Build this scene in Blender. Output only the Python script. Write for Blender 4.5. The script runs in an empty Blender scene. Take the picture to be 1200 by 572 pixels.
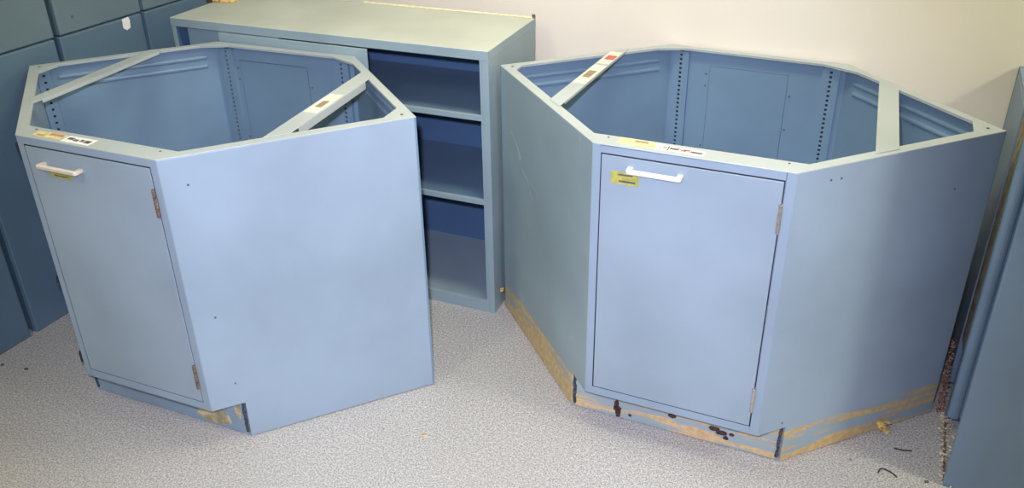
import bpy, bmesh, math, random
from mathutils import Vector, Matrix, noise
random.seed(7)
scene = bpy.context.scene
C = scene.collection
R = math.radians

# ------------------------------------------------------------------ materials
def new_mat(name):
    m = bpy.data.materials.new(name); m.use_nodes = True
    nt = m.node_tree; nt.nodes.clear()
    out = nt.nodes.new('ShaderNodeOutputMaterial')
    b = nt.nodes.new('ShaderNodeBsdfPrincipled')
    nt.links.new(b.outputs[0], out.inputs[0])
    return m, nt, b

def N(nt, typ, **kw):
    n = nt.nodes.new(typ)
    for k, v in kw.items():
        if k in n.inputs: n.inputs[k].default_value = v
        else: setattr(n, k, v)
    return n

def mixc(nt, fac, a, b):
    n = nt.nodes.new('ShaderNodeMix'); n.data_type = 'RGBA'
    if isinstance(fac, (int, float)): n.inputs[0].default_value = fac
    else: nt.links.new(fac, n.inputs[0])
    for i, v in ((6, a), (7, b)):
        if isinstance(v, tuple): n.inputs[i].default_value = (*v, 1)
        else: nt.links.new(v, n.inputs[i])
    return n.outputs[2]

def ramp(nt, src, lo, hi):
    n = nt.nodes.new('ShaderNodeMapRange'); n.interpolation_type = 'SMOOTHSTEP'
    n.inputs[1].default_value = lo; n.inputs[2].default_value = hi
    nt.links.new(src, n.inputs[0]); return n.outputs[0]

def coords(nt, scale=(1, 1, 1), loc=(0, 0, 0)):
    t = nt.nodes.new('ShaderNodeTexCoord'); m = nt.nodes.new('ShaderNodeMapping')
    m.inputs['Scale'].default_value = scale; m.inputs['Location'].default_value = loc
    nt.links.new(t.outputs['Object'], m.inputs[0]); return m.outputs[0], t

def noise_tex(nt, vec, scale, detail=3, rough=.5):
    n = N(nt, 'ShaderNodeTexNoise', Scale=scale, Detail=detail, Roughness=rough)
    nt.links.new(vec, n.inputs[0]); return n.outputs[0]

def math_n(nt, op, a, b=0.0):
    n = nt.nodes.new('ShaderNodeMath'); n.operation = op; n.use_clamp = False
    for i, v in enumerate((a, b)):
        if isinstance(v, (int, float)): n.inputs[i].default_value = v
        else: nt.links.new(v, n.inputs[i])
    return n.outputs[0]

def paint(name, col, rough=.42, wear=.5, residue=None, smudge=False):
    """baked enamel on sheet steel; residue = (zmax, xmin, xmax) band of dried glue"""
    m, nt, b = new_mat(name)
    v, tc = coords(nt)
    n1 = noise_tex(nt, v, 3.0, 4)
    n2 = noise_tex(nt, v, 45.0, 4, .6)
    dk = tuple(c*.9 for c in col); lt = tuple(min(1, c*1.06) for c in col)
    c = mixc(nt, ramp(nt, n1, .3, .7), dk, lt)
    c = mixc(nt, math_n(nt, 'MULTIPLY', ramp(nt, n2, .64, .8), .25*wear), c, (col[0]*.62, col[1]*.66, col[2]*.66))
    if smudge:
        sv, _ = coords(nt, (9, 9, 3.2), (0, 0, 0))
        s = noise_tex(nt, sv, 1.6, 5, .65)
        c = mixc(nt, math_n(nt, 'MULTIPLY', ramp(nt, s, .64, .74), .35), c, (.62, .68, .62))
    if residue:
        zmax, tan, density = residue
        sep = nt.nodes.new('ShaderNodeSeparateXYZ'); nt.links.new(tc.outputs['Object'], sep.inputs[0])
        wob = noise_tex(nt, v, 9.0, 2)
        z = math_n(nt, 'ADD', sep.outputs[2], math_n(nt, 'MULTIPLY', math_n(nt, 'SUBTRACT', wob, .5), .012))
        band = ramp(nt, z, zmax, zmax-.006)
        rv, _ = coords(nt, (2.6, 2.6, 34))
        st = noise_tex(nt, rv, 1.5, 3, .5)
        f = math_n(nt, 'MULTIPLY', ramp(nt, st, density, density+.06), band)
        base = mixc(nt, math_n(nt, 'MULTIPLY', band, .35), c, (.30, .40, .42))
        fine = noise_tex(nt, v, 60.0, 3)
        tcol = mixc(nt, ramp(nt, fine, .35, .65), tan, tuple(x*.8 for x in tan))
        c = mixc(nt, math_n(nt, 'MULTIPLY', f, .92), base, tcol)
        nt.links.new(math_n(nt, 'ADD', math_n(nt, 'MULTIPLY', f, .4), rough), b.inputs['Roughness'])
    else:
        b.inputs['Roughness'].default_value = rough
    nt.links.new(c, b.inputs['Base Color'])
    b.inputs['Specular IOR Level'].default_value = .45
    bp = N(nt, 'ShaderNodeBump', Strength=.06, Distance=.002)
    nt.links.new(noise_tex(nt, v, 14.0, 2), bp.inputs['Height']); nt.links.new(bp.outputs[0], b.inputs['Normal'])
    return m

def plain(name, col, rough=.6, metal=0.0, var=.12, scale=60):
    m, nt, b = new_mat(name)
    v, _ = coords(nt)
    c = mixc(nt, ramp(nt, noise_tex(nt, v, scale, 3), .35, .65), tuple(x*(1-var) for x in col), tuple(min(1, x*(1+var)) for x in col))
    nt.links.new(c, b.inputs['Base Color'])
    b.inputs['Roughness'].default_value = rough; b.inputs['Metallic'].default_value = metal
    return m

BLUE = (.31, .40, .49)
M = {}
M['blue'] = paint('blue_enamel', BLUE)
M['blue_smudged'] = paint('blue_enamel_smudged', (.315, .405, .415), smudge=True)
M['door'] = paint('blue_enamel_door', (.32, .405, .475), wear=.2)
M['top'] = paint('enamel_rim', (.46, .505, .495), wear=.6)  # same enamel, lightened in colour for the overhead light on flat tops
M['inside'] = paint('blue_enamel_inside', (.175, .27, .365), wear=.6)  # same enamel, with the shade inside the cabinets put into the colour
M['glued'] = paint('blue_enamel_glue', BLUE, residue=(.113, (.70, .48, .20), .47))
M['glued_smudged'] = paint('blue_enamel_glue_smudged', (.315, .405, .415), smudge=True, residue=(.118, (.70, .50, .22), .39))
M['kick_glued'] = paint('kick_glue', (.40, .47, .50), residue=(.135, (.78, .54, .26), .49))  # base lightened to paint in the flash light; tan streaks are glue
M['kick'] = paint('kick_enamel', (.27, .37, .45))
M['stack'] = paint('old_blue_enamel', (.11, .18, .24), wear=.8)
M['stack_top'] = paint('old_grey_blue_enamel', (.14, .20, .23), wear=.8)  # lower row's enamel with the upper row's lighter, greyer lighting painted in
M['box'] = paint('shelf_cabinet_enamel', (.29, .38, .40), wear=.6)
M['box_inside'] = paint('shelf_cabinet_inside', (.08, .15, .27), wear=.6)  # dark colour carries the shade inside the shelf cabinet
M['box_shelf'] = paint('shelf_enamel', (.12, .19, .28), wear=.8)  # lifted above the inside tone to paint light reaching the shelf fronts
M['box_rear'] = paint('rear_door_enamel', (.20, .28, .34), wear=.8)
M['box_floor'] = paint('shelf_cabinet_floor', (.26, .33, .38), wear=.8)  # brighter than the inside, painting the light that falls into the bottom bay
M['box_top'] = paint('shelf_cabinet_top', (.55, .58, .51), wear=.4)  # cabinet enamel lightened in colour for the ceiling light from above
M['row'] = paint('row_cabinet_enamel', (.20, .285, .40), wear=.8)
M['row_inner'] = paint('row_cabinet_inner', (.22, .32, .42), rough=.25)
M['seam'] = plain('dark_blue_seam', (.09, .14, .19), .7)
M['white'] = plain('white_plastic', (.78, .76, .74), .35, var=.03)
M['cream'] = plain('cream_plastic', (.70, .62, .50), .4, var=.04)
M['paper'] = plain('cream_paper', (.78, .74, .62), .8, var=.05)
M['white_paper'] = plain('white_paper', (.85, .83, .80), .8, var=.04)
M['yellow'] = plain('yellow_sticker', (.45, .42, .09), .6, var=.15)
M['pale_yellow'] = plain('pale_yellow_sticker', (.72, .66, .32), .6, var=.15)
M['ink'] = plain('faded_ink', (.11, .10, .10), .7)
M['brown_ink'] = plain('brown_ink', (.33, .25, .14), .7)
M['red'] = plain('red_ink', (.62, .12, .09), .6)
M['orange'] = plain('orange_ink', (.60, .28, .10), .6)
M['steel'] = plain('hinge_steel', (.55, .53, .50), .35, .8)
M['rusty'] = plain('rusty_steel', (.22, .15, .11), .6, .4, .5, 200)
M['rust'] = plain('rust', (.075, .035, .025), .9, 0, .6, 250)
M['bracket'] = plain('dark_bare_metal', (.07, .085, .11), .6, .3, .6, 150)
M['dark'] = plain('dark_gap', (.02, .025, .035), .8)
M['tan'] = plain('tan_board', (.27, .22, .13), .8, 0, .25, 30)
M['scrap'] = plain('yellow_brown_scrap', (.55, .38, .12), .8, 0, .5, 60)
M['flake'] = plain('pale_flakes', (.62, .54, .42), .9, 0, .4, 120)
M['rustflake'] = plain('rust_flakes', (.30, .13, .09), .9, 0, .6, 160)
M['cord'] = plain('dark_thread', (.05, .05, .06), .8)
M['tape'] = plain('yellow_tape', (.86, .82, .50), .7, 0, .08)

def floor_mat():
    m, nt, b = new_mat('speckled_vinyl')
    v, _ = coords(nt)
    a = noise_tex(nt, v, 210, 4, .75); a2 = noise_tex(nt, v, 110, 3, .6); big = noise_tex(nt, v, 2.2, 4)
    c = mixc(nt, ramp(nt, a, .36, .64), (.21, .20, .19), (.66, .63, .60))
    c = mixc(nt, math_n(nt, 'MULTIPLY', ramp(nt, a2, .55, .7), .5), c, (.74, .72, .69))
    c = mixc(nt, math_n(nt, 'MULTIPLY', ramp(nt, a2, .44, .34), .45), c, (.26, .24, .235))
    c = mixc(nt, math_n(nt, 'MULTIPLY', ramp(nt, big, .35, .75), .22), c, (.36, .345, .31))
    st = noise_tex(nt, v, 5.5, 3)
    c = mixc(nt, math_n(nt, 'MULTIPLY', ramp(nt, st, .70, .76), .45), c, (.45, .38, .22))
    d = noise_tex(nt, v, 22, 2)
    c = mixc(nt, math_n(nt, 'MULTIPLY', ramp(nt, d, .765, .79), .7), c, (.12, .10, .08))
    nt.links.new(c, b.inputs['Base Color']); b.inputs['Roughness'].default_value = .5
    return m

def wall_mat():
    m, nt, b = new_mat('painted_wall')
    v, _ = coords(nt)
    c = mixc(nt, ramp(nt, noise_tex(nt, v, 2.0, 4), .3, .7), (.86, .77, .62), (.90, .82, .67))
    nt.links.new(c, b.inputs['Base Color']); b.inputs['Roughness'].default_value = .75
    bp = N(nt, 'ShaderNodeBump', Strength=.12, Distance=.003)
    nt.links.new(noise_tex(nt, v, 90, 4), bp.inputs['Height']); nt.links.new(bp.outputs[0], b.inputs['Normal'])
    return m
M['floor'] = floor_mat(); M['wall'] = wall_mat()
M['ceiling'] = plain('ceiling_white', (.85, .85, .83), .9, var=.02)

# ------------------------------------------------------------------ mesh helpers
def prism(bm, pts, vec, mi=0):
    """closed solid: planar polygon pts swept along vec"""
    pts = [Vector(p) for p in pts]; vec = Vector(vec)
    a = [bm.verts.new(p) for p in pts]; b = [bm.verts.new(p+vec) for p in pts]
    fs = [bm.faces.new(a), bm.faces.new(b[::-1])]
    n = len(pts)
    for i in range(n): fs.append(bm.faces.new((a[i], b[i], b[(i+1) % n], a[(i+1) % n])))
    for f in fs: f.material_index = mi
    return fs

def box(bm, lo, hi, mi=0):
    (x0, y0, z0), (x1, y1, z1) = lo, hi
    prism(bm, [(x0, y0, z0), (x1, y0, z0), (x1, y1, z0), (x0, y1, z0)], (0, 0, z1-z0), mi)

def obox(bm, o, d, n, s0, s1, t0, t1, z0, z1, mi=0):
    """box along direction d (s), outward normal n (t), z"""
    o, d, n = Vector(o), Vector(d), Vector(n)
    P = lambda s, t, z: o+d*s+n*t+Vector((0, 0, z))
    prism(bm, [P(s0, t0, z0), P(s1, t0, z0), P(s1, t1, z0), P(s0, t1, z0)], (0, 0, z1-z0), mi)

def cyl(bm, p0, p1, r, seg=12, mi=0):
    p0, p1 = Vector(p0), Vector(p1); ax = (p1-p0).normalized()
    u = ax.orthogonal().normalized(); w = ax.cross(u)
    prism(bm, [p0+u*r*math.cos(2*math.pi*i/seg)+w*r*math.sin(2*math.pi*i/seg) for i in range(seg)], p1-p0, mi)

def obj(name, bm, mats, parent=None, bevel=0.0, seg=2):
    bmesh.ops.recalc_face_normals(bm, faces=bm.faces[:])
    me = bpy.data.meshes.new(name); bm.to_mesh(me); bm.free()
    if not isinstance(mats, (list, tuple)): mats = [mats]
    for m in mats: me.materials.append(m)
    o = bpy.data.objects.new(name, me); C.objects.link(o)
    if parent: o.parent = parent
    if bevel:
        md = o.modifiers.new('bevel', 'BEVEL'); md.width = bevel; md.segments = seg
        md.limit_method = 'ANGLE'; md.angle_limit = R(40); md.harden_normals = False
    return o

def thing(name, label, cat, loc=(0, 0, 0), rz=0.0, group=None):
    o = bpy.data.objects.new(name, None); C.objects.link(o)
    o.empty_display_size = .1
    o.location = loc; o.rotation_euler = (0, 0, rz); tag(o, label, cat, group); return o

def tag(o, label, cat, group=None, kind=None):
    o['label'] = label; o['category'] = cat
    if group: o['group'] = group
    if kind: o['kind'] = kind
    return o

def structure(o): o['kind'] = 'structure'; return o

# ------------------------------------------------------------------ room
TH = R(64)                                   # direction of the side walls in plan
du = Vector((math.cos(TH), math.sin(TH), 0))     # along side walls, away from camera
dv = Vector((math.sin(TH), -math.cos(TH), 0))    # along back wall, to the right
LB = Vector((-1.711, 2.274, 0))              # a point on the face line of the left stack
RB = Vector((1.262, 1.900, 0))               # a point on the face line of the right row
WB = Vector((.542, 2.7225, 0))               # a point on the back wall face
sx = dv.dot(WB-LB)
cornerL = LB - dv*.56 + du*(du.dot(WB-LB))
cornerR = RB + dv*2.2 + du*(du.dot(WB-RB))
HC = 2.7
def wall(name, a, b, nrm):
    bm = bmesh.new()
    prism(bm, [a, b, b+Vector((0, 0, HC)), a+Vector((0, 0, HC))], nrm*.1)
    return structure(obj(name, bm, M['wall']))
wall('wall_back', cornerL-dv*.1, cornerR+dv*.1, du)
wall('wall_left', cornerL, cornerL-du*3.6, -dv)
wall('wall_right', cornerR, cornerR-du*3.6, dv)
bm = bmesh.new()
cs = [cornerL-dv*.1+du*.1, cornerR+dv*.1+du*.1, cornerR+dv*.1-du*3.6, cornerL-dv*.1-du*3.6]
prism(bm, [c-Vector((0, 0, .1)) for c in cs], (0, 0, .1))
structure(obj('floor', bm, M['floor']))
bm = bmesh.new(); prism(bm, [c+Vector((0, 0, HC)) for c in cs], (0, 0, .1))
structure(obj('ceiling', bm, M['ceiling']))

# ------------------------------------------------------------------ hexagonal corner cabinets
def ledge(bm, o, d, n, s0, s1, z, r=.006, mi=0):
    """rounded emboss running along a panel; n points to the viewer's side"""
    o, d, n = Vector(o), Vector(d), Vector(n)
    pr = []
    for i in range(9):
        a = math.pi*i/8
        pr.append(o+d*s0+n*(abs(math.sin(a))**.6*r)+Vector((0, 0, z+math.cos(a)*r*1.15)))
    prism(bm, pr, d*(s1-s0), mi)

def inset_poly(pts, ws):
    n = len(pts); lines = []
    for i in range(n):
        a, b = Vector(pts[i]), Vector(pts[(i+1) % n]); d = (b-a).normalized()
        nn = Vector((-d.y, d.x))           # inward for CCW
        lines.append((a+nn*ws[i], d))
    out = []
    for i in range(n):
        (p, d), (q, e) = lines[i-1], lines[i]
        t = (q-p).cross(e)/d.cross(e) if hasattr(Vector((0, 0)), 'cross') else 0
        out.append(p+d*t)
    return out

H = .9; NZ = .1245; ND = .0905
def corner_cabinet(hx, loc, rz, label, opt):
    root = thing('corner_cabinet', label, 'cabinet', loc, rz, 'open-topped six-sided corner cabinets')
    V = {k: Vector((*p, 0)) for k, p in hx.items()}
    order = ['FL', 'FR', 'R', 'BR', 'BL', 'L']                # CCW
    ctr = Vector((0, 0, 0))
    def edge(a, b):
        d = (V[b]-V[a]); L = d.length; d.normalize(); n = Vector((d.y, -d.x, 0))
        if n.dot((V[a]+V[b])*.5-ctr) < 0: n = -n
        return V[a], d, n, L
    T = .012; HT = H-.003
    # side panels, notched above the toe space
    for a, b, mt in (('FL', 'L', opt['left_mat']), ('FR', 'R', opt['right_mat'])):
        o, d, n, L = edge(a, b)
        bm = bmesh.new()
        poly = [(0, NZ), (0, HT), (L, HT), (L, .003), (ND, .003), (ND, NZ)]
        prism(bm, [o+d*s+Vector((0, 0, z)) for s, z in poly], -n*T)
        sp = obj('side_panel', bm, [mt], root, .0015)
        # turned-in flange behind the notch
        bm = bmesh.new()
        obox(bm, o, d, n, ND+.001, ND+.006, -.035, -T-.0005, .004, NZ-.004)
        obj('notch_flange', bm, opt['flange_mat'], sp)
    # back panels
    for a, b in (('R', 'BR'), ('BR', 'BL'), ('BL', 'L')):
        o, d, n, L = edge(a, b)
        bm = bmesh.new()
        obox(bm, o, d, n, 0, L, -.006, 0, 0, HT)
        s0 = .06 if a != 'R' else .03
        e0, e1 = (.04, L-.06) if a != 'BR' else (0, 0)
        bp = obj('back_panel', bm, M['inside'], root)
        if a != 'BR':
            bm = bmesh.new()
            ss0, ss1 = (.03, L-.045) if a == 'R' else (.045, L-.075)
            ledge(bm, o-n*.006, d, -n, ss0, ss1, .852)
            obj('rib', bm, M['inside'], bp)
            bm = bmesh.new(); ledge(bm, o-n*.006, d, -n, ss0, ss1, .821)
            obj('rib', bm, M['inside'], bp)
        else:
            # removable access panel in the middle: a plate with a narrow shadow gap round it
            bm = bmesh.new(); s0, s1 = opt['access']
            s0, s1 = L-s1, L-s0
            obox(bm, o, d, n, s0, s1, -.0075, -.0062, .20, .842)
            g = .0018
            for (x0, x1, z0, z1) in ((s0-g, s0, .2, .842), (s1, s1+g, .2, .842), (s0-g, s1+g, .842, .842+g*(1.8 if opt['left_std'] else 1))):
                obox(bm, o, d, n, x0, x1, -.0066, -.0061, z0, z1, 1)
            obj('access_panel', bm, [M['inside'], M['seam']], bp)
            for (s, z) in ((s0-.012, .775), (s1+.012, .775), (s1+.012, .815), (s0-.01, .66), (s1+.01, .56)):
                bm = bmesh.new()
                cyl(bm, o+d*s-n*.006+Vector((0, 0, z)), o+d*s-n*.0085+Vector((0, 0, z)), .003, 8)
                obj('screw', bm, M['ink'], bp)
    # pierced shelf standards
    def standard(a, b, sc, w=.052, pitch=.0153, ztop=.885):
        o, d, n, L = edge(a, b)
        bm = bmesh.new(); hw = .004; t0, t1 = -.0185, -.0165
        s0, s1 = sc-w/2, sc+w/2
        obox(bm, o, d, n, s0, sc-hw, t0, t1, .14, ztop); obox(bm, o, d, n, sc+hw, s1, t0, t1, .14, ztop)
        z = ztop; k = 0
        while z > .16:
            obox(bm, o, d, n, sc-hw, sc+hw, t0, t1, z-pitch+.0075, z); z -= pitch
        obox(bm, o, d, n, s0, s0+.002, -.0165, -.0062, .14, ztop); obox(bm, o, d, n, s1-.002, s1, -.0165, -.0062, .14, ztop)
        obox(bm, o, d, n, sc-.006, sc+.006, -.0095, -.0063, .14, ztop, 1)  # dark strip behind the holes, painted shade of the cavity
        obj('shelf_standard', bm, [M['inside'], M['dark']], root)
    Lb = edge('BL', 'BR')[3]
    standard('BL', 'BR', .041); standard('BL', 'BR', Lb-.044)
    standard('L', 'BL', .034, .04, opt['pitch']) if opt['left_std'] else None
    # floor plate
    bm = bmesh.new()
    ins = inset_poly([(V[k].x, V[k].y) for k in order], [.02, .014, .008, .008, .008, .014])
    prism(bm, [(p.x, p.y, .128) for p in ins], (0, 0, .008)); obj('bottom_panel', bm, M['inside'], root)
    # rim: flat flange round the top, mitred gussets in four corners
    outer = [(V[k].x, V[k].y) for k in order]
    inn = inset_poly(outer, [.06, .030, .026, .026, .026, .030])
    cuts = {'R': opt['gR'], 'L': opt['gL'], 'BR': .06, 'BL': .05}
    bm = bmesh.new(); ip = []; op = []
    for i, k in enumerate(order):
        p = inn[i]; ou = Vector(outer[i])
        if k in cuts:
            c = cuts[k]; pa, pb = inn[i-1], inn[(i+1) % 6]
            ip.append(p+(pa-p).normalized()*c); op.append(ou)
            ip.append(p+(pb-p).normalized()*c); op.append(ou)
        else: ip.append(p); op.append(ou)
    n = len(ip); zb, zt = H-.003, H
    for i in range(n):
        j = (i+1) % n
        q = [op[i], op[j], ip[j], ip[i]]
        if (op[i]-op[j]).length < 1e-6: q = [op[i], ip[j], ip[i]]
        prism(bm, [(p.x, p.y, zb) for p in q], (0, 0, zt-zb))
    bmesh.ops.remove_doubles(bm, verts=bm.verts[:], dist=1e-5)
    # drop the doubled inner walls between the segments
    seen = {}
    for f in bm.faces[:]:
        key = tuple(sorted(v.index for v in f.verts)); 
    bm.verts.index_update()
    for f in bm.faces[:]:
        key = frozenset(v.index for v in f.verts)
        seen.setdefault(key, []).append(f)
    bmesh.ops.delete(bm, geom=[f for l in seen.values() if len(l) > 1 for f in l], context='FACES')
    rim = obj('top_rim', bm, M['top'], root, .0012)
    # inner return lip under the rim
    bm = bmesh.new()
    for i in range(n):
        j = (i+1) % n
        a, b = Vector((*ip[i], 0)), Vector((*ip[j], 0))
        if (b-a).length < .001: continue
        d = (b-a).normalized(); nn = Vector((d.y, -d.x, 0))
        depth = .0045
        obox(bm, a, d, nn, 0, (b-a).length, .0003, .0018, H-.003-depth, H-.0035)
    obj('rim_lip', bm, M['top'], rim)
    for k, c in (('L', .042), ('R', -.042)):
        bm = bmesh.new(); cyl(bm, (V[k].x+c, V[k].y, H-.0005), (V[k].x+c, V[k].y, H+.0012), .0042, 10); obj('screw', bm, M['ink'], rim)
    for k, c in (('FL', .05), ('FR', -.05)):
        bm = bmesh.new(); cyl(bm, (V[k].x+c*.5, V[k].y+.045, H-.0005), (V[k].x+c*.5, V[k].y+.045, H+.0012), .003, 10); obj('screw', bm, M['ink'], rim)
    # braces from the side flange to the back flange
    for (x0, y0, x1, y1, w) in opt['braces']:
        a, b = Vector((x0, y0, 0)), Vector((x1, y1, 0)); d = (b-a).normalized(); L = (b-a).length
        nn = Vector((d.y, -d.x, 0))
        bm = bmesh.new()
        sg = 1 if x0 < 0 else -1     # ends are cut parallel to the 45 degree sides
        c = w*.5*sg
        z0 = H+.0003
        prism(bm, [a+nn*(w/2)-d*c*.9+Vector((0, 0, z0)), b+nn*(w/2)+d*c*.9+Vector((0, 0, z0)), b-nn*(w/2)-d*c*.9+Vector((0, 0, z0)), a-nn*(w/2)+d*c*.9+Vector((0, 0, z0))], (0, 0, .002))
        for s in (1, -1):
            off = -d*c*.9*s
            q = a+nn*(w/2*s)
            obox(bm, q+off+d*.04, d, nn, 0, L-.08 - 2*(off.dot(d)), -.0015 if s > 0 else 0, 0 if s > 0 else .0015, z0-(opt['lipL'] if x0 < 0 else opt['lipR']), z0)
        br = obj('brace', bm, M['top'], root, .0008)
        for (mat, s0, s1, u0, u1, inks) in opt['brace_labels'].get((x0 < 0), []):
            bm = bmesh.new()
            mid = (a+b)*.5
            obox(bm, mid, d, nn, s0, s1, u0, u1, z0+.0021, z0+.0027, 0)
            for (p0, p1, v0, v1) in inks:
                obox(bm, mid, d, nn, p0, p1, v0, v1, z0+.0027, z0+.0030, 1)
            obj('label_sticker', bm, [M[mat[0]], M[mat[1]]], br)
    # face frame round the door
    o, d, n, L = edge('FL', 'FR')
    s0, s1, z0, z1 = .024, L-.026, .153, .873
    bm = bmesh.new()
    t0, t1 = -.02, 0; g = .0037
    obox(bm, o, d, n, .0005, s0-g, t0, t1, NZ, HT); obox(bm, o, d, n, s1+g, L-.0005, t0, t1, NZ, HT)
    obox(bm, o, d, n, s0-g, s1+g, t0, t1, z1+g, HT); obox(bm, o, d, n, s0-g, s1+g, t0, t1, NZ, z0-g)
    bmesh.ops.remove_doubles(bm, verts=bm.verts[:], dist=1e-5)
    fr = obj('face_frame', bm, opt['frame_mat'], root, .0012)
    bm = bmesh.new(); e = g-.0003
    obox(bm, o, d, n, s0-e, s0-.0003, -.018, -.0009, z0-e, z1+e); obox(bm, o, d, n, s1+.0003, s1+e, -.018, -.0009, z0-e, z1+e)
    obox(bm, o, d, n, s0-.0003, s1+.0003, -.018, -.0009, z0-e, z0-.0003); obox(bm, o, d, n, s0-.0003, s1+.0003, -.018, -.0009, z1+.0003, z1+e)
    bmesh.ops.remove_doubles(bm, verts=bm.verts[:], dist=1e-5); obj('door_gasket', bm, M['dark'], fr)  # dark strips painted as the shade in the gap round the door
    bm = bmesh.new(); obox(bm, o, d, n, s0, s1, -.018, .0012, z0, z1)
    door = obj('door', bm, opt['door_mat'], root, .0012, 2)
    # bar pull
    hc, hz, hl = opt['handle']
    bm = bmesh.new(); f = .0012; w = .0095
    prof = [(hc-hl/2-.009, 0), (hc-hl/2-.009, .022), (hc-hl/2-.004, .027), (hc+hl/2+.004, .027), (hc+hl/2+.009, .022), (hc+hl/2+.009, 0),
            (hc+hl/2-.004, 0), (hc+hl/2-.004, .016), (hc-hl/2+.004, .016), (hc-hl/2+.004, 0)]
    prism(bm, [o+d*s+n*(f+t)+Vector((0, 0, hz-w/2)) for s, t in prof], (0, 0, w))
    obj('handle', bm, opt['handle_mat'], door, .0012, 2)
    # yellow sticker on the door
    k0, k1, q0, q1, inks = opt['sticker']
    bm = bmesh.new(); obox(bm, o, d, n, k0, k1, .0013, .0018, q0, q1)
    for (a0, a1, b0, b1) in inks: obox(bm, o, d, n, a0, a1, .0018, .0021, b0, b1, 1)
    obj('door_sticker', bm, [M['yellow'], M['ink']], door)
    # hinges
    for hz0 in (.205, .742):
        bm = bmesh.new(); hs = s1+.0012
        for q in range(3):
            cyl(bm, o+d*hs+n*.005+Vector((0, 0, hz0+q*.025)), o+d*hs+n*.005+Vector((0, 0, hz0+q*.025+.0242)), .0048, 12)
        cyl(bm, o+d*hs+n*.005+Vector((0, 0, hz0-.002)), o+d*hs+n*.005+Vector((0, 0, hz0+.077)), .0036, 12)
        obox(bm, o, d, n, hs-.006, hs+.002, .0008, .0034, hz0, hz0+.075)
        obj('hinge', bm, opt['hinge_mat'], door)
    # toe kick
    a = V['FL']+edge('FL', 'L')[1]*ND; b = V['FR']+edge('FR', 'R')[1]*ND
    d2 = (b-a).normalized(); n2 = Vector((d2.y, -d2.x, 0))
    bm = bmesh.new(); obox(bm, a, d2, n2, .012, (b-a).length-.014, -.012, -.0015, .003, .1275)
    kick = obj('toe_kick', bm, opt['kick_mat'], root, .001)
    for e0, e1 in ((.0005, .0115), ((b-a).length-.0135, (b-a).length-.0005)):
        bm = bmesh.new(); obox(bm, a, d2, n2, e0, e1, -.03, -.022, .002, .124); obj('kick_backing', bm, M['dark'], root)  # dark sheet stands for the shade in the slot beside the kick
        c0 = a+d2*(e0-.002 if e0 > .1 else e1-.006); rj = random.Random(int(e0*1000)); bm = bmesh.new()
        pr = [(rj.uniform(-.002, .002), .014+.0095*k) for k in range(12)]+[(.009+rj.uniform(-.003, .002), .118-.0095*k) for k in range(12)]
        prism(bm, [c0+d2*x-n2*.0012+Vector((0, 0, z)) for x, z in pr], n2*.0022); obj('kick_bracket', bm, M['bracket'], root)
        bm = bmesh.new(); obox(bm, a, d2, n2, e0, e1, -.0145, -.002, .0, .010); obj('kick_foot', bm, opt['flange_mat'], root)
    # bottom return of the face frame over the toe space
    bm = bmesh.new()
    prism(bm, [V['FL']+d*.004-n*.002, V['FR']-d*.004-n*.002, b-n2*.002, a-n2*.002], (0, 0, .002))
    for v in bm.verts: v.co.z += NZ+.0005
    obj('frame_return', bm, opt['frame_mat'], fr)
    for (s_, z_, w_, h_) in opt['rust']:
        bm = bmesh.new()
        c0 = a+d2*s_-n2*.0014
        pts = [c0+d2*(w_*(.5+.22*random.random())*math.cos(t))+Vector((0, 0, z_+h_*(.5+.25*random.random())*math.sin(t))) for t in [i*math.pi/7 for i in range(14)]]
        prism(bm, pts, n2*.0008); obj('rust_patch', bm, M['rust'], kick)
    return root, V, edge

# rim labels and marks are laid on the front rail in cabinet coordinates
def rim_label(root, x0, x1, y0, y1, mats, inks, skew=-.02):
    bm = bmesh.new()
    def q(a0, a1, b0, b1, z0, z1, mi):
        prism(bm, [(a0, b0+skew*(a0-x0), z0), (a1, b0+skew*(a1-x0), z0), (a1, b1+skew*(a1-x0), z0), (a0, b1+skew*(a0-x0), z0)], (0, 0, z1-z0), mi)
    q(x0, x1, y0, y1, H+.0001, H+.0006, 0)
    for (a0, a1, b0, b1, mi) in inks:
        q(x0+(x1-x0)*a0, x0+(x1-x0)*a1, y0+(y1-y0)*b0, y0+(y1-y0)*b1, H+.0006, H+.0009, mi)
    rim = [c for c in root.children if c.name.startswith('top_rim')][0]
    return obj('label_sticker', bm, [M[m] for m in mats], rim)

hexR = dict(L=(-.706, .004), R=(.687, .002), FL=(-.236, -.461), FR=(.247, -.449), BL=(-.273, .418), BR=(.282, .409))
hexL = dict(L=(-.679, -.001), R=(.694, -.003), FL=(-.233, -.448), FR=(.228, -.457), BL=(-.274, .412), BR=(.265, .413))
optR = dict(lipL=.006, lipR=.006, left_mat=M['glued_smudged'], right_mat=M['glued'], flange_mat=M['kick'], frame_mat=M['blue'], door_mat=M['door'],
    kick_mat=M['kick_glued'], hinge_mat=M['steel'], access=(.137, .384), left_std=False, pitch=.0153, gR=.05, gL=.035,
    braces=[(-.424, -.246, -.409, .288, .046), (.424, -.248, .403, .26, .052)],
    brace_labels={True: [(('paper', 'brown_ink'), -.09, .09, -.020, .020, [(-.035, .03, -.013, .011)]),
                         (('paper', 'red'), .105, .235, -.020, .020, [(.15, .195, -.012, .018)])]},
    handle_mat=M['white'], handle=(.160, .847, .118), sticker=(.050, .120, .800, .834, [(.068, .105, .824, .828), (.070, .112, .806, .811)]),
    rust=[(.140, .048, .013, .03), (.146, .020, .014, .03), (.143, .034, .022, .016), (.182, .021, .008, .008), (.304, .060, .022, .012), (.425, .055, .026, .014), (.446, .046, .026, .014), (.474, .049, .011, .009), (.459, .032, .014, .010)])
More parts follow.
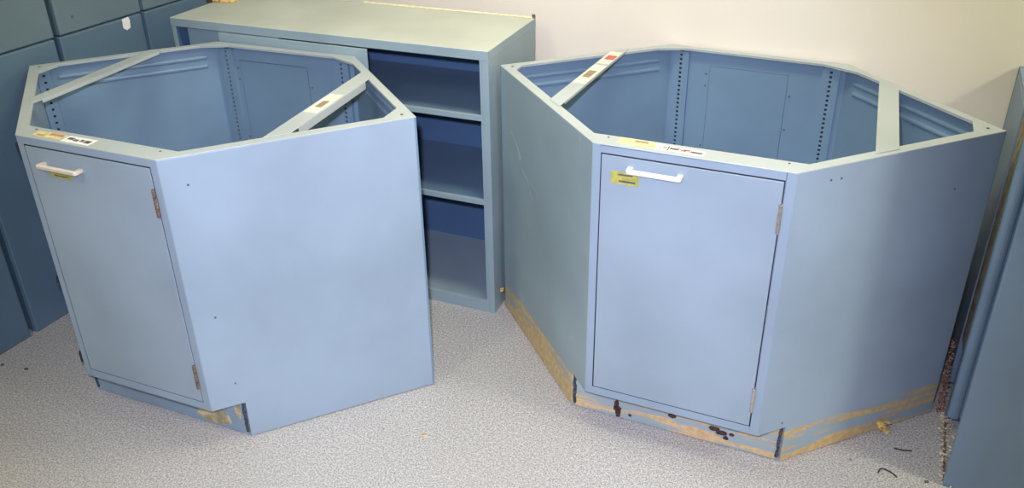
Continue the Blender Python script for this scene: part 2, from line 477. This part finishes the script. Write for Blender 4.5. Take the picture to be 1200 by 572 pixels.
optL = dict(lipL=.009, lipR=.022, left_mat=M['blue'], right_mat=M['blue'], flange_mat=M['kick'], frame_mat=M['blue'], door_mat=M['door'],
    kick_mat=M['kick'], hinge_mat=M['rusty'], access=(.087, .355), left_std=True, pitch=.023, gR=.055, gL=.055,
    braces=[(-.398, -.25, -.405, .27, .044), (.418, -.238, .398, .262, .052)],
    brace_labels={False: [(('paper', 'brown_ink'), -.085, .06, -.021, .021, [(-.045, .005, -.010, .010)])]},
    handle_mat=M['cream'], handle=(.144, .832, .118), sticker=(.093, .165, .796, .824, [(.105, .150, .801, .804)]),
    rust=[])
cabR, VR, eR = corner_cabinet(hexR, (.613, 2.216, 0), -.4363, 'blue-grey steel corner cabinet with glue streaks round its base, standing on the right', optR)
cabL, VL, eL = corner_cabinet(hexL, (-.894, 2.345, 0), -.3698, 'blue-grey steel corner cabinet with a plain base free of glue streaks, on the left', optL)

rim_label(cabR, -.182, -.088, -.440, -.402, ['pale_yellow', 'brown_ink'], [(.42, .78, .55, .85, 1)])
rim_label(cabR, -.086, -.055, -.443, -.408, ['white_paper', 'brown_ink'], [(.2, .5, .2, .35, 1), (.5, .8, .5, .7, 1)])
rim_label(cabR, -.058, .032, -.440, -.412, ['white_paper', 'ink', 'red'], [(.06, .30, .35, .7, 1), (.36, .5, .3, .55, 2), (.42, .6, .5, .8, 2), (.62, .94, .3, .65, 1), (.25, .35, .6, .8, 2)])
rim_label(cabL, -.190, -.094, -.435, -.408, ['pale_yellow', 'orange'], [(.45, .95, .5, .95, 1), (.1, .4, .1, .4, 1)])
rim_label(cabL, -.088, .005, -.442, -.408, ['white_paper', 'ink'], [(.1, .3, .4, .75, 1), (.33, .5, .3, .6, 1), (.55, .68, .35, .7, 1), (.72, .92, .25, .7, 1)])

# glue and bare metal on the left cabinet's kick, by its right end
def patch(parent, name, P, d, n, w, h, mat, seed, t=.0008):
    rnd = random.Random(seed); bm = bmesh.new()
    k = 18; pts = []
    for i in range(k):
        a = 2*math.pi*i/k; r = .78+.22*rnd.random()
        pts.append(P+d*(w*.5*r*math.cos(a)*1.1)+Vector((0, 0, h*.5*r*math.sin(a)*1.1)))
    prism(bm, pts, n*t); return obj(name, bm, mat, parent)
kL = [c for c in cabL.children if c.name.startswith('toe_kick')][0]
a = VL['FL']+eL('FL', 'L')[1]*ND; b = VL['FR']+eL('FR', 'R')[1]*ND
d2 = (b-a).normalized(); n2 = Vector((d2.y, -d2.x, 0))
M['glue'] = plain('dried_glue', (.55, .47, .26), .85, 0, .35, 25)
patch(kL, 'glue_patch', a+d2*.462-n2*.0014+Vector((0, 0, .040)), d2, n2, .125, .062, M['glue'], 3)
patch(kL, 'glue_patch', a+d2*.556-n2*.0014+Vector((0, 0, .085)), d2, n2, .020, .065, M['glue'], 5)
# small dark clips on the hidden left side of the left cabinet
o, d, n, L = eL('FL', 'L')
lp = [c for c in cabL.children if c.name.startswith('side_panel')][0]
for z, hh in ((.858, .022), (.45, .016), (.18, .03)):
    bm = bmesh.new(); obox(bm, o, d, n, .01, .03, 0, .008, z-hh/2, z+hh/2); obj('clip', bm, M['dark'], lp, .001)
o, d, n, L = eR('FL', 'L')
lp = [c for c in cabR.children if c.name.startswith('side_panel')][0]
M['scuff'] = paint('pale_scuff', (.44, .51, .50), wear=.9)
def scuff(pts, seed):
    rj = random.Random(seed); bm = bmesh.new(); up, dn = [], []
    for i, (s, z) in enumerate(pts):
        w = .006+.008*rj.random() if 0 < i < len(pts)-1 else .001
        up.append((s+w, z+w*.5)); dn.append((s-w, z-w*.5))
    prism(bm, [o+d*s+n*.00005+Vector((0, 0, z)) for s, z in up+dn[::-1]], n*.0002); obj('scuff', bm, M['scuff'], lp)
scuff([(.585, .71), (.56, .705), (.535, .69), (.515, .67), (.498, .655), (.505, .64)], 1)
scuff([(.49, .62), (.46, .61), (.43, .60), (.40, .595), (.37, .588), (.355, .57)], 2)
bm = bmesh.new(); prism(bm, [o+d*s+n*.0003+Vector((0, 0, z)) for s, z in ((.648, .095), (.655, .118), (.66, .112), (.668, .130), (.672, .112), (.664, .090))], n*.004); obj('tape_shred', bm, M['scrap'], lp)
scuff([(.45, .585), (.42, .57), (.40, .55)], 3)
# screw holes in the side panels
def dots(root, a, b, edgef, idx, lst):
    o, d, n, L = edgef(a, b)
    sp = [c for c in root.children if c.name.startswith('side_panel')][idx]
    for s, z, r in lst:
        bm = bmesh.new(); cyl(bm, o+d*s+n*.0+Vector((0, 0, z)), o+d*s+n*.0006+Vector((0, 0, z)), r, 10); obj('screw_hole', bm, M['ink'], sp)
dots(cabL, 'FR', 'R', eL, 1, [(.06, .821, .0032), (.059, .427, .0032), (.075, .20, .0028)])
dots(cabR, 'FR', 'R', eR, 1, [(.099, .864, .003), (.129, .863, .003), (.50, .764, .003), (.075, .145, .003)])

# ------------------------------------------------------------------ long shelf cabinet behind
bx = thing('shelf_cabinet', 'low wide steel shelf cabinet with sliding doors and open shelves against the back wall', 'cabinet', (-1.1920, 2.9375, 0), -.3925)
W, D, HB = 1.2232, .41, .959
X, Y = Vector((1, 0, 0)), Vector((0, -1, 0))
bm = bmesh.new()
box(bm, (0, 0, 0), (.019, D, HB-.031)); obj('side_panel', bm, M['box'], bx, .0015)
bm = bmesh.new(); box(bm, (W-.022, 0, 0), (W, D, HB-.031)); obj('side_panel', bm, M['box'], bx, .0015)
bm = bmesh.new(); box(bm, (0, 0, HB-.0308), (W, D, HB)); 
for f in bm.faces:
    pass
tp = obj('top_panel', bm, M['box_top'], bx, .002)
bm = bmesh.new(); box(bm, (0, -.0008, HB-.0305), (W, -.0001, HB-.002)); obj('front_rail', bm, M['box'], tp)
bm = bmesh.new(); box(bm, (W+.0001, .001, HB-.0305), (W+.0008, D-.001, HB-.002)); obj('end_cap', bm, M['box'], tp)
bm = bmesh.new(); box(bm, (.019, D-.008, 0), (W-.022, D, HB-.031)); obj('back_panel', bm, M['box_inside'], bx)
bm = bmesh.new(); box(bm, (.0192, .001, 0), (W-.0222, .014, .046)); obj('bottom_rail', bm, M['box'], bx, .0015)
bm = bmesh.new(); box(bm, (.0192, .0145, 0), (W-.0222, D-.0085, .040)); obj('bottom_panel', bm, M['box_floor'], bx)
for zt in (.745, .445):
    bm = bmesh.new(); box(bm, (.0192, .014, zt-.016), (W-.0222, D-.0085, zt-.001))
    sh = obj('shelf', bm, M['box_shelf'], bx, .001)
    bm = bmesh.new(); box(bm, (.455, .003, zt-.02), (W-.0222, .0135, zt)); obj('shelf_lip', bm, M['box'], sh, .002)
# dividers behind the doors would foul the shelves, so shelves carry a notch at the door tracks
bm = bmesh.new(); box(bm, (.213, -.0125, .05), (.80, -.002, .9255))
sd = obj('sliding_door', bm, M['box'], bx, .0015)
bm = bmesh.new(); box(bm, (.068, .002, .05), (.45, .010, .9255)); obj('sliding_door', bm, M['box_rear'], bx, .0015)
bm = bmesh.new(); box(bm, (.0192, .0005, .047), (.0215, D-.009, .927)); obj('side_lining', bm, M['box_inside'], bx)  # thin dark sheet added to paint shade on the inner side
bm = bmesh.new(); box(bm, (-.0, 0, 0), (0.001, .001, .001)); bm.free()
bm = bmesh.new(); box(bm, (W-.0222-.008, .002, .046), (W-.0222, .012, HB-.031)); obj('inner_stile', bm, M['box'], bx)
bm = bmesh.new(); box(bm, (.33, D-.055, HB+.0002), (W-.002, D-.049, HB+.0045)); box(bm, (.33, D-.049, HB+.0002), (W-.002, D-.002, HB+.001), 0)
bm.free()
bm = bmesh.new(); box(bm, (.55, D-.012, HB+.0002), (W-.004, D-.001, HB+.004)); obj('edge_strip', bm, M['tape'], tp, .001)  # pale yellow strip along the rear top edge
bm = bmesh.new(); cyl(bm, (W-.004, D-.006, HB), (W-.004, D-.006, HB+.012), .006, 10); obj('corner_stud', bm, M['rusty'], tp)
bm = bmesh.new(); box(bm, (.83, D-.0095, .262), (.91, D-.0082, .274)); obj('back_slot', bm, M['dark'], [c for c in bx.children if c.name.startswith('back_panel')][0])

# scrap on its top
bm = bmesh.new()
prism(bm, [(-.05, -.02, 0), (.045, -.012, 0), (.06, .03, 0), (.0, .045, 0), (-.045, .02, 0)], (0, 0, .012))
box(bm, (-.055, -.024, 0), (-.030, -.016, .018), 1)
o = obj('wood_scrap', bm, [M['scrap'], M['rust']], None, .003)
o.location = (-1.068, 3.150, .9592); o.rotation_euler = (0, 0, -.2)
tag(o, 'small yellowish brown scrap lying on top of the low shelf cabinet', 'scrap')

# ------------------------------------------------------------------ stacked cabinets on the left
def part_box(name, parent, o, s0, s1, t0, t1, z0, z1, mat, bev=.0, dd=du, nn=dv):
    bm = bmesh.new(); obox(bm, (0, 0, 0), dd, nn, s0, s1, t0, t1, z0, z1); return obj(name, bm, mat, parent, bev)
def stack_unit(s0, s1, z0, z1, label, mat, group):
    P = LB+du*((s0+s1)/2)
    r = thing('base_cabinet', label, 'cabinet', (P.x, P.y, z0), 0, group)
    w = (s1-s0)/2; h = z1-z0; g = .004
    part_box('back_panel', r, 0, -w, w, -.012, 0, 0, h, mat, .005)
    part_box('side_panel', r, 0, -w, -w+.014, -.50, -.0125, 0, h, mat, .002)
    part_box('side_panel', r, 0, w-.014, w, -.50, -.0125, 0, h, mat, .002)
    part_box('top_panel', r, 0, -w+.0145, w-.0145, -.50, -.0125, h-.014, h, mat)
    part_box('bottom_panel', r, 0, -w+.0145, w-.0145, -.50, -.0125, 0, .014, mat)
    return r
zs = .948
G1, G2 = 'cabinets in the bottom row of the left stack', 'cabinets in the upper row of the left stack'
stack_unit(-.235, .119, 0, zs, 'floor-level blue cabinet at the left photo edge, nearest of the left stack', M['stack'], G1)
stack_unit(.141, .492, 0, zs, 'blue cabinet at floor level directly left of the corner cabinet with the clean base', M['stack'], G1)
b3 = stack_unit(.510, .856, 0, zs, 'blue cabinet in the lower row bearing a torn white paper tag', M['stack'], G1)
stack_unit(.870, 1.215, 0, zs, 'lower-row blue cabinet farthest back, beside the end of the low shelf cabinet', M['stack'], G1)
zt0 = .953
stack_unit(.138, .494, zt0, zt0+zs, 'grey-blue cabinet of the upper row at the top left corner', M['stack_top'], G2)
u3 = stack_unit(.516, .858, zt0, zt0+zs, 'grey-blue cabinet of the upper row between the two dark gaps, above the white tag', M['stack_top'], G2)
stack_unit(.872, 1.217, zt0, zt0+zs, 'grey-blue cabinet of the upper row farthest back, above the low shelf cabinet', M['stack_top'], G2)
# torn tag
bm = bmesh.new(); c = du*(.100)+dv*.0004+Vector((0, 0, .922))
pts = [(-.018, .045), (.014, .05), (.020, .03), (.016, -.022), (-.004, -.032), (-.020, -.012)]
prism(bm, [c+du*s*.85+Vector((0, 0, z*.55)) for s, z in pts], dv*.0008); obj('paper_tag', bm, M['white_paper'], [q for q in b3.children if q.name.startswith('back_panel')][0])
bm = bmesh.new(); c = du*(-.11)+Vector((0, 0, .05)); cyl(bm, c, c+dv*.0012, .005, 10); obj('screw_hole', bm, M['ink'], [q for q in u3.children if q.name.startswith('back_panel')][0])

# ------------------------------------------------------------------ cabinet row on the right (front plane RB, dir du, open to the left)
ZR = .95
nr = thing('row_cabinet', 'large blue cabinet side in the right foreground with an open front facing left', 'cabinet', tuple(RB))
s0, s1 = -.287, -.022; BK = .56
def rp(name, s_0, s_1, t_0, t_1, z0, z1, mat, parent, bev=.0):
    return part_box(name, parent, 0, s_0, s_1, t_0, t_1, z0, z1, mat, bev)
ZR = 2.1  # unseen upper height, raised so the cabinet blocks light from the right
rp('side_panel', s0, s0+.016, 0, BK, 0, ZR, M['row'], nr, .003)
# far side: a rolled inner panel that stops short of the floor
bm = bmesh.new(); prof = []
for i in range(9):
    a_ = math.pi*i/8
    prof.append((s1-.012-.012*math.sin(a_)*1.0, .016-.016*math.cos(a_)))
prof += [(s1-.012, BK), (s1, BK), (s1, 0)]
prism(bm, [du*s+dv*t+Vector((0, 0, .04)) for s, t in prof], (0, 0, ZR-.055))
obj('side_panel', bm, M['row_inner'], nr, 0)
rp('top_panel', s0+.0165, s1, .001, BK, ZR-.014, ZR, M['row'], nr)
rp('back_panel', s0+.0165, s1-.0125, BK-.01, BK, 0, ZR-.0145, M['row'], nr)
rp('floor_rail', s0+.0165, s1, 0, .006, 0, .007, M['rusty'], nr)

ZR = .95
fr_ = thing('row_cabinet', 'narrow grey cabinet edge beyond the blue foreground one, behind the glue-streaked cabinet', 'cabinet', tuple(RB))
rp('side_panel', .0, .012, .002, BK, .0, ZR, M['stack'], fr_)
rp('side_panel', .405, .417, .0, BK, .0, ZR, M['stack'], fr_)
rp('inner_board', .0125, .11, .004, .012, .22, ZR-.03, M['tan'], fr_)
rp('door', .112, .404, .0, .016, .05, ZR-.016, M['row'], fr_, .003)
rp('top_panel', .0, .404, .001, BK, ZR-.0145, ZR, M['row'], fr_)
rp('back_panel', .0125, .4045, BK-.01, BK, 0, ZR-.015, M['stack'], fr_)

# litter: flakes past counting
def flakes(name, n, fn, mat, size, seed):
    rnd = random.Random(seed); bm = bmesh.new()
    for i in range(n):
        p, up = fn(rnd); r = size*(.35+rnd.random())
        q = Matrix.Rotation(rnd.random()*6.28, 3, 'Z') @ Matrix.Rotation(rnd.uniform(-.7, .7), 3, 'X')
        pts = []
        k = rnd.choice((4, 5, 6))
        for j in range(k):
            a_ = 2*math.pi*j/k
            pts.append(q @ Vector((r*math.cos(a_)*rnd.uniform(.6, 1.1), r*.45*math.sin(a_)*rnd.uniform(.6, 1.1), 0))+p)
        zmin = min(v.z for v in pts)
        if zmin < .001: pts = [v+Vector((0, 0, .001-zmin)) for v in pts]
        prism(bm, pts, (0, 0, .0015))
    return obj(name, bm, mat)
def on_floor(r):
    s = r.triangular(-.30, .03, -.02) if r.random() < .8 else r.uniform(-.30, .0)
    t = abs(r.gauss(0, .018))-.012 if s > -.1 else r.uniform(-.008, .02)
    p = RB+du*s+dv*t; return Vector((p.x, p.y, .0005+abs(r.gauss(0, .006)))), 0
f1 = flakes('packing_flakes', 210, on_floor, M['flake'], .0075, 4)
tag(f1, 'pale crumbs and flakes littering the floor at the foot of the right foreground cabinet', 'litter', kind='stuff')
def heap(r):
    z = r.random()**1.25*.17; s = .02+z*.75+r.uniform(-.012, .02); p = RB+du*s-dv*r.uniform(.003, .020)
    return Vector((p.x, p.y, z+.002)), 0
f2 = flakes('rust_flakes', 280, heap, [M['rustflake'], M['flake']], .0058, 9)
for i, p in enumerate(f2.data.polygons):
    if (p.vertices[0]*7919) % 10 < 3: p.material_index = 1
tag(f2, 'crumbling heap of reddish and pale flakes in the narrow gap behind the glue-streaked cabinet', 'litter', kind='stuff')

# ------------------------------------------------------------------ small things on the floor
def scrap(name, loc, size, mat, label, cat, seed, hgt=.004, rz=0.0, lobes=9):
    rnd = random.Random(seed); bm = bmesh.new(); pts = []
    for i in range(lobes):
        a_ = 2*math.pi*i/lobes; r = rnd.uniform(.5, 1.0)
        pts.append(Vector((size[0]/2*r*math.cos(a_), size[1]/2*r*math.sin(a_), 0)))
    fs = prism(bm, pts, (0, 0, hgt))
    bmesh.ops.subdivide_edges(bm, edges=bm.edges[:], cuts=1)
    for v in bm.verts: v.co.z += rnd.uniform(0, hgt*.5) if v.co.z > hgt*.4 else 0
    o = obj(name, bm, mat); o.location = loc; o.rotation_euler = (0, 0, rz); tag(o, label, cat); return o
# crumpled masking paper stuck by the base on the right
rnd = random.Random(2); bm = bmesh.new()
for i in range(7):
    a_ = i*.9; c = Vector((.008*math.cos(a_), .006*math.sin(a_), .008+.005*i))
    q = Matrix.Rotation(rnd.uniform(-1, 1), 3, 'X') @ Matrix.Rotation(rnd.random()*6, 3, 'Z')
    prism(bm, [q @ Vector(p)+c for p in ((-.014, -.006, 0), (.012, -.008, 0), (.016, .005, 0), (-.004, .010, 0))], (0, 0, .002))
mz = min(v.co.z for v in bm.verts)
for v in bm.verts: v.co.z -= mz-.0004
o = obj('paper_shred', bm, M['scrap']); o.location = (1.0545, 1.8445, 0); tag(o, 'crumpled yellowish shred standing at the foot of the glue-streaked cabinet, on the right', 'scrap')
# curled black thread
cu = bpy.data.curves.new('thread', 'CURVE'); cu.dimensions = '3D'; cu.bevel_depth = .0022; cu.bevel_resolution = 2
def thread(name, pts, label):
    bm = bmesh.new(); r = .0021; rings = []
    P = [Vector(p) for p in pts]; S = []
    for i in range(len(P)-1):
        p0, p1, p2, p3 = P[max(i-1, 0)], P[i], P[i+1], P[min(i+2, len(P)-1)]
        for k in range(6):
            t = k/6; S.append(.5*((2*p1)+(-p0+p2)*t+(2*p0-5*p1+4*p2-p3)*t*t+(-p0+3*p1-3*p2+p3)*t**3))
    S.append(P[-1])
    for i, p in enumerate(S):
        d = (S[min(i+1, len(S)-1)]-S[max(i-1, 0)]).normalized(); u = d.cross(Vector((0, 0, 1))).normalized(); w = u.cross(d)
        rings.append([bm.verts.new(p+u*r*math.cos(a)+w*r*math.sin(a)) for a in [j*math.pi/3 for j in range(6)]])
    for i in range(len(rings)-1):
        for j in range(6): bm.faces.new((rings[i][j], rings[i][(j+1) % 6], rings[i+1][(j+1) % 6], rings[i+1][j]))
    bm.faces.new(rings[0]); bm.faces.new(rings[-1][::-1])
    o = obj(name, bm, M['cord']); tag(o, label, 'thread'); return o
bpy.data.curves.remove(cu)
thread('thread', [(.985, 1.690, .0022), (.996, 1.703, .0022), (1.010, 1.700, .0022), (1.024, 1.683, .0022), (1.028, 1.672, .0022)], 'short curled black thread on the floor in front of the right foreground cabinet')
thread('thread', [(1.065, 1.780, .0022), (1.085, 1.772, .0022), (1.110, 1.768, .0022)], 'short straight dark thread on the floor between the curled one and the litter')
scrap('tape_shred', (-.0350, 2.4420, .115), (.022, .018), M['scrap'], 'small yellowish tape shred', 'scrap', 1, .006)
bpy.data.objects.remove([o for o in C.objects if o.name.startswith('tape_shred')][0])
scrap('crumb', (-.262, 1.865, .0002), (.018, .014), M['scrap'], 'yellow-brown crumb on the floor between the two corner cabinets', 'crumb', 4, .002)
scrap('crumb', (-1.585, 2.199, .0002), (.014, .012), M['ink'], 'black crumb on the floor in front of the left stack, farther from the photo edge', 'crumb', 5, .003)
scrap('crumb', (-1.676, 2.223, .0002), (.012, .012), M['ink'], 'black crumb on the floor by the left photo edge, under the left stack', 'crumb', 6, .003)
scrap('crumb', (1.100, 1.655, .0002), (.016, .010), M['ink'], 'dark crumb on the floor at the near end of the pale litter', 'crumb', 8, .003)

# ------------------------------------------------------------------ lights
def area(name, loc, rot, size, size_y, power, col, spread=180):
    l = bpy.data.lights.new(name, 'AREA'); l.shape = 'RECTANGLE'; l.size = size; l.size_y = size_y
    l.energy = power; l.color = col; l.spread = R(spread)
    o = bpy.data.objects.new(name, l); C.objects.link(o); o.location = loc; o.rotation_euler = rot; return o
WARM = (1.0, .99, .74)
area('ceiling_light', (.2, 1.95, 2.62), (0, 0, R(-26)), 1.2, .3, 25, WARM)
area('ceiling_light', (-1.5, .6, 2.62), (0, 0, R(64)), 1.2, .2, 17, WARM)
area('ceiling_light', (2.75, .55, 2.62), (0, 0, R(64)), .5, .3, 40, (.97, .98, .84))

# camera pose
f, cx, cy, pit, rol, hc = 985.41, 598.2, 225.92, .4657, -.0166, 1.7195
F = Vector((0, math.cos(pit), -math.sin(pit))); X0 = Vector((1, 0, 0)); U0 = X0.cross(F)
X1 = X0*math.cos(rol)+U0*math.sin(rol); U1 = -X0*math.sin(rol)+U0*math.cos(rol)
cam = bpy.data.cameras.new('camera'); co = bpy.data.objects.new('camera', cam); C.objects.link(co)
mw = Matrix((X1, U1, -F)).transposed().to_4x4(); mw.translation = (0, 0, hc); co.matrix_world = mw
cam.sensor_fit = 'HORIZONTAL'; cam.sensor_width = 36; cam.lens = f/1200*36
cam.shift_x = (600-cx)/1200; cam.shift_y = (cy-286)/1200; cam.clip_start = .02
scene.camera = co
# the camera's own flash
fl = bpy.data.lights.new('flash', 'SPOT'); fl.energy = 262; fl.color = (.75, .76, 1.0); fl.spot_size = R(79); fl.spot_blend = .85; fl.shadow_soft_size = .025
fo = bpy.data.objects.new('flash', fl); C.objects.link(fo)
m2 = mw.copy(); m2.translation = Vector((0, 0, hc))+U1*.10-X1*.05+F*.02; m2 = m2 @ Matrix.Rotation(R(-6), 4, 'X') @ Matrix.Rotation(R(2), 4, 'Y'); fo.matrix_world = m2

w = bpy.data.worlds.new('world'); scene.world = w; w.use_nodes = True
w.node_tree.nodes['Background'].inputs[0].default_value = (.62, .78, 1, 1); w.node_tree.nodes['Background'].inputs[1].default_value = .06
scene.view_settings.view_transform = 'Standard'; scene.view_settings.look = 'None'
scene.view_settings.exposure = 0; scene.view_settings.gamma = 1; scene.view_settings.use_curve_mapping = False
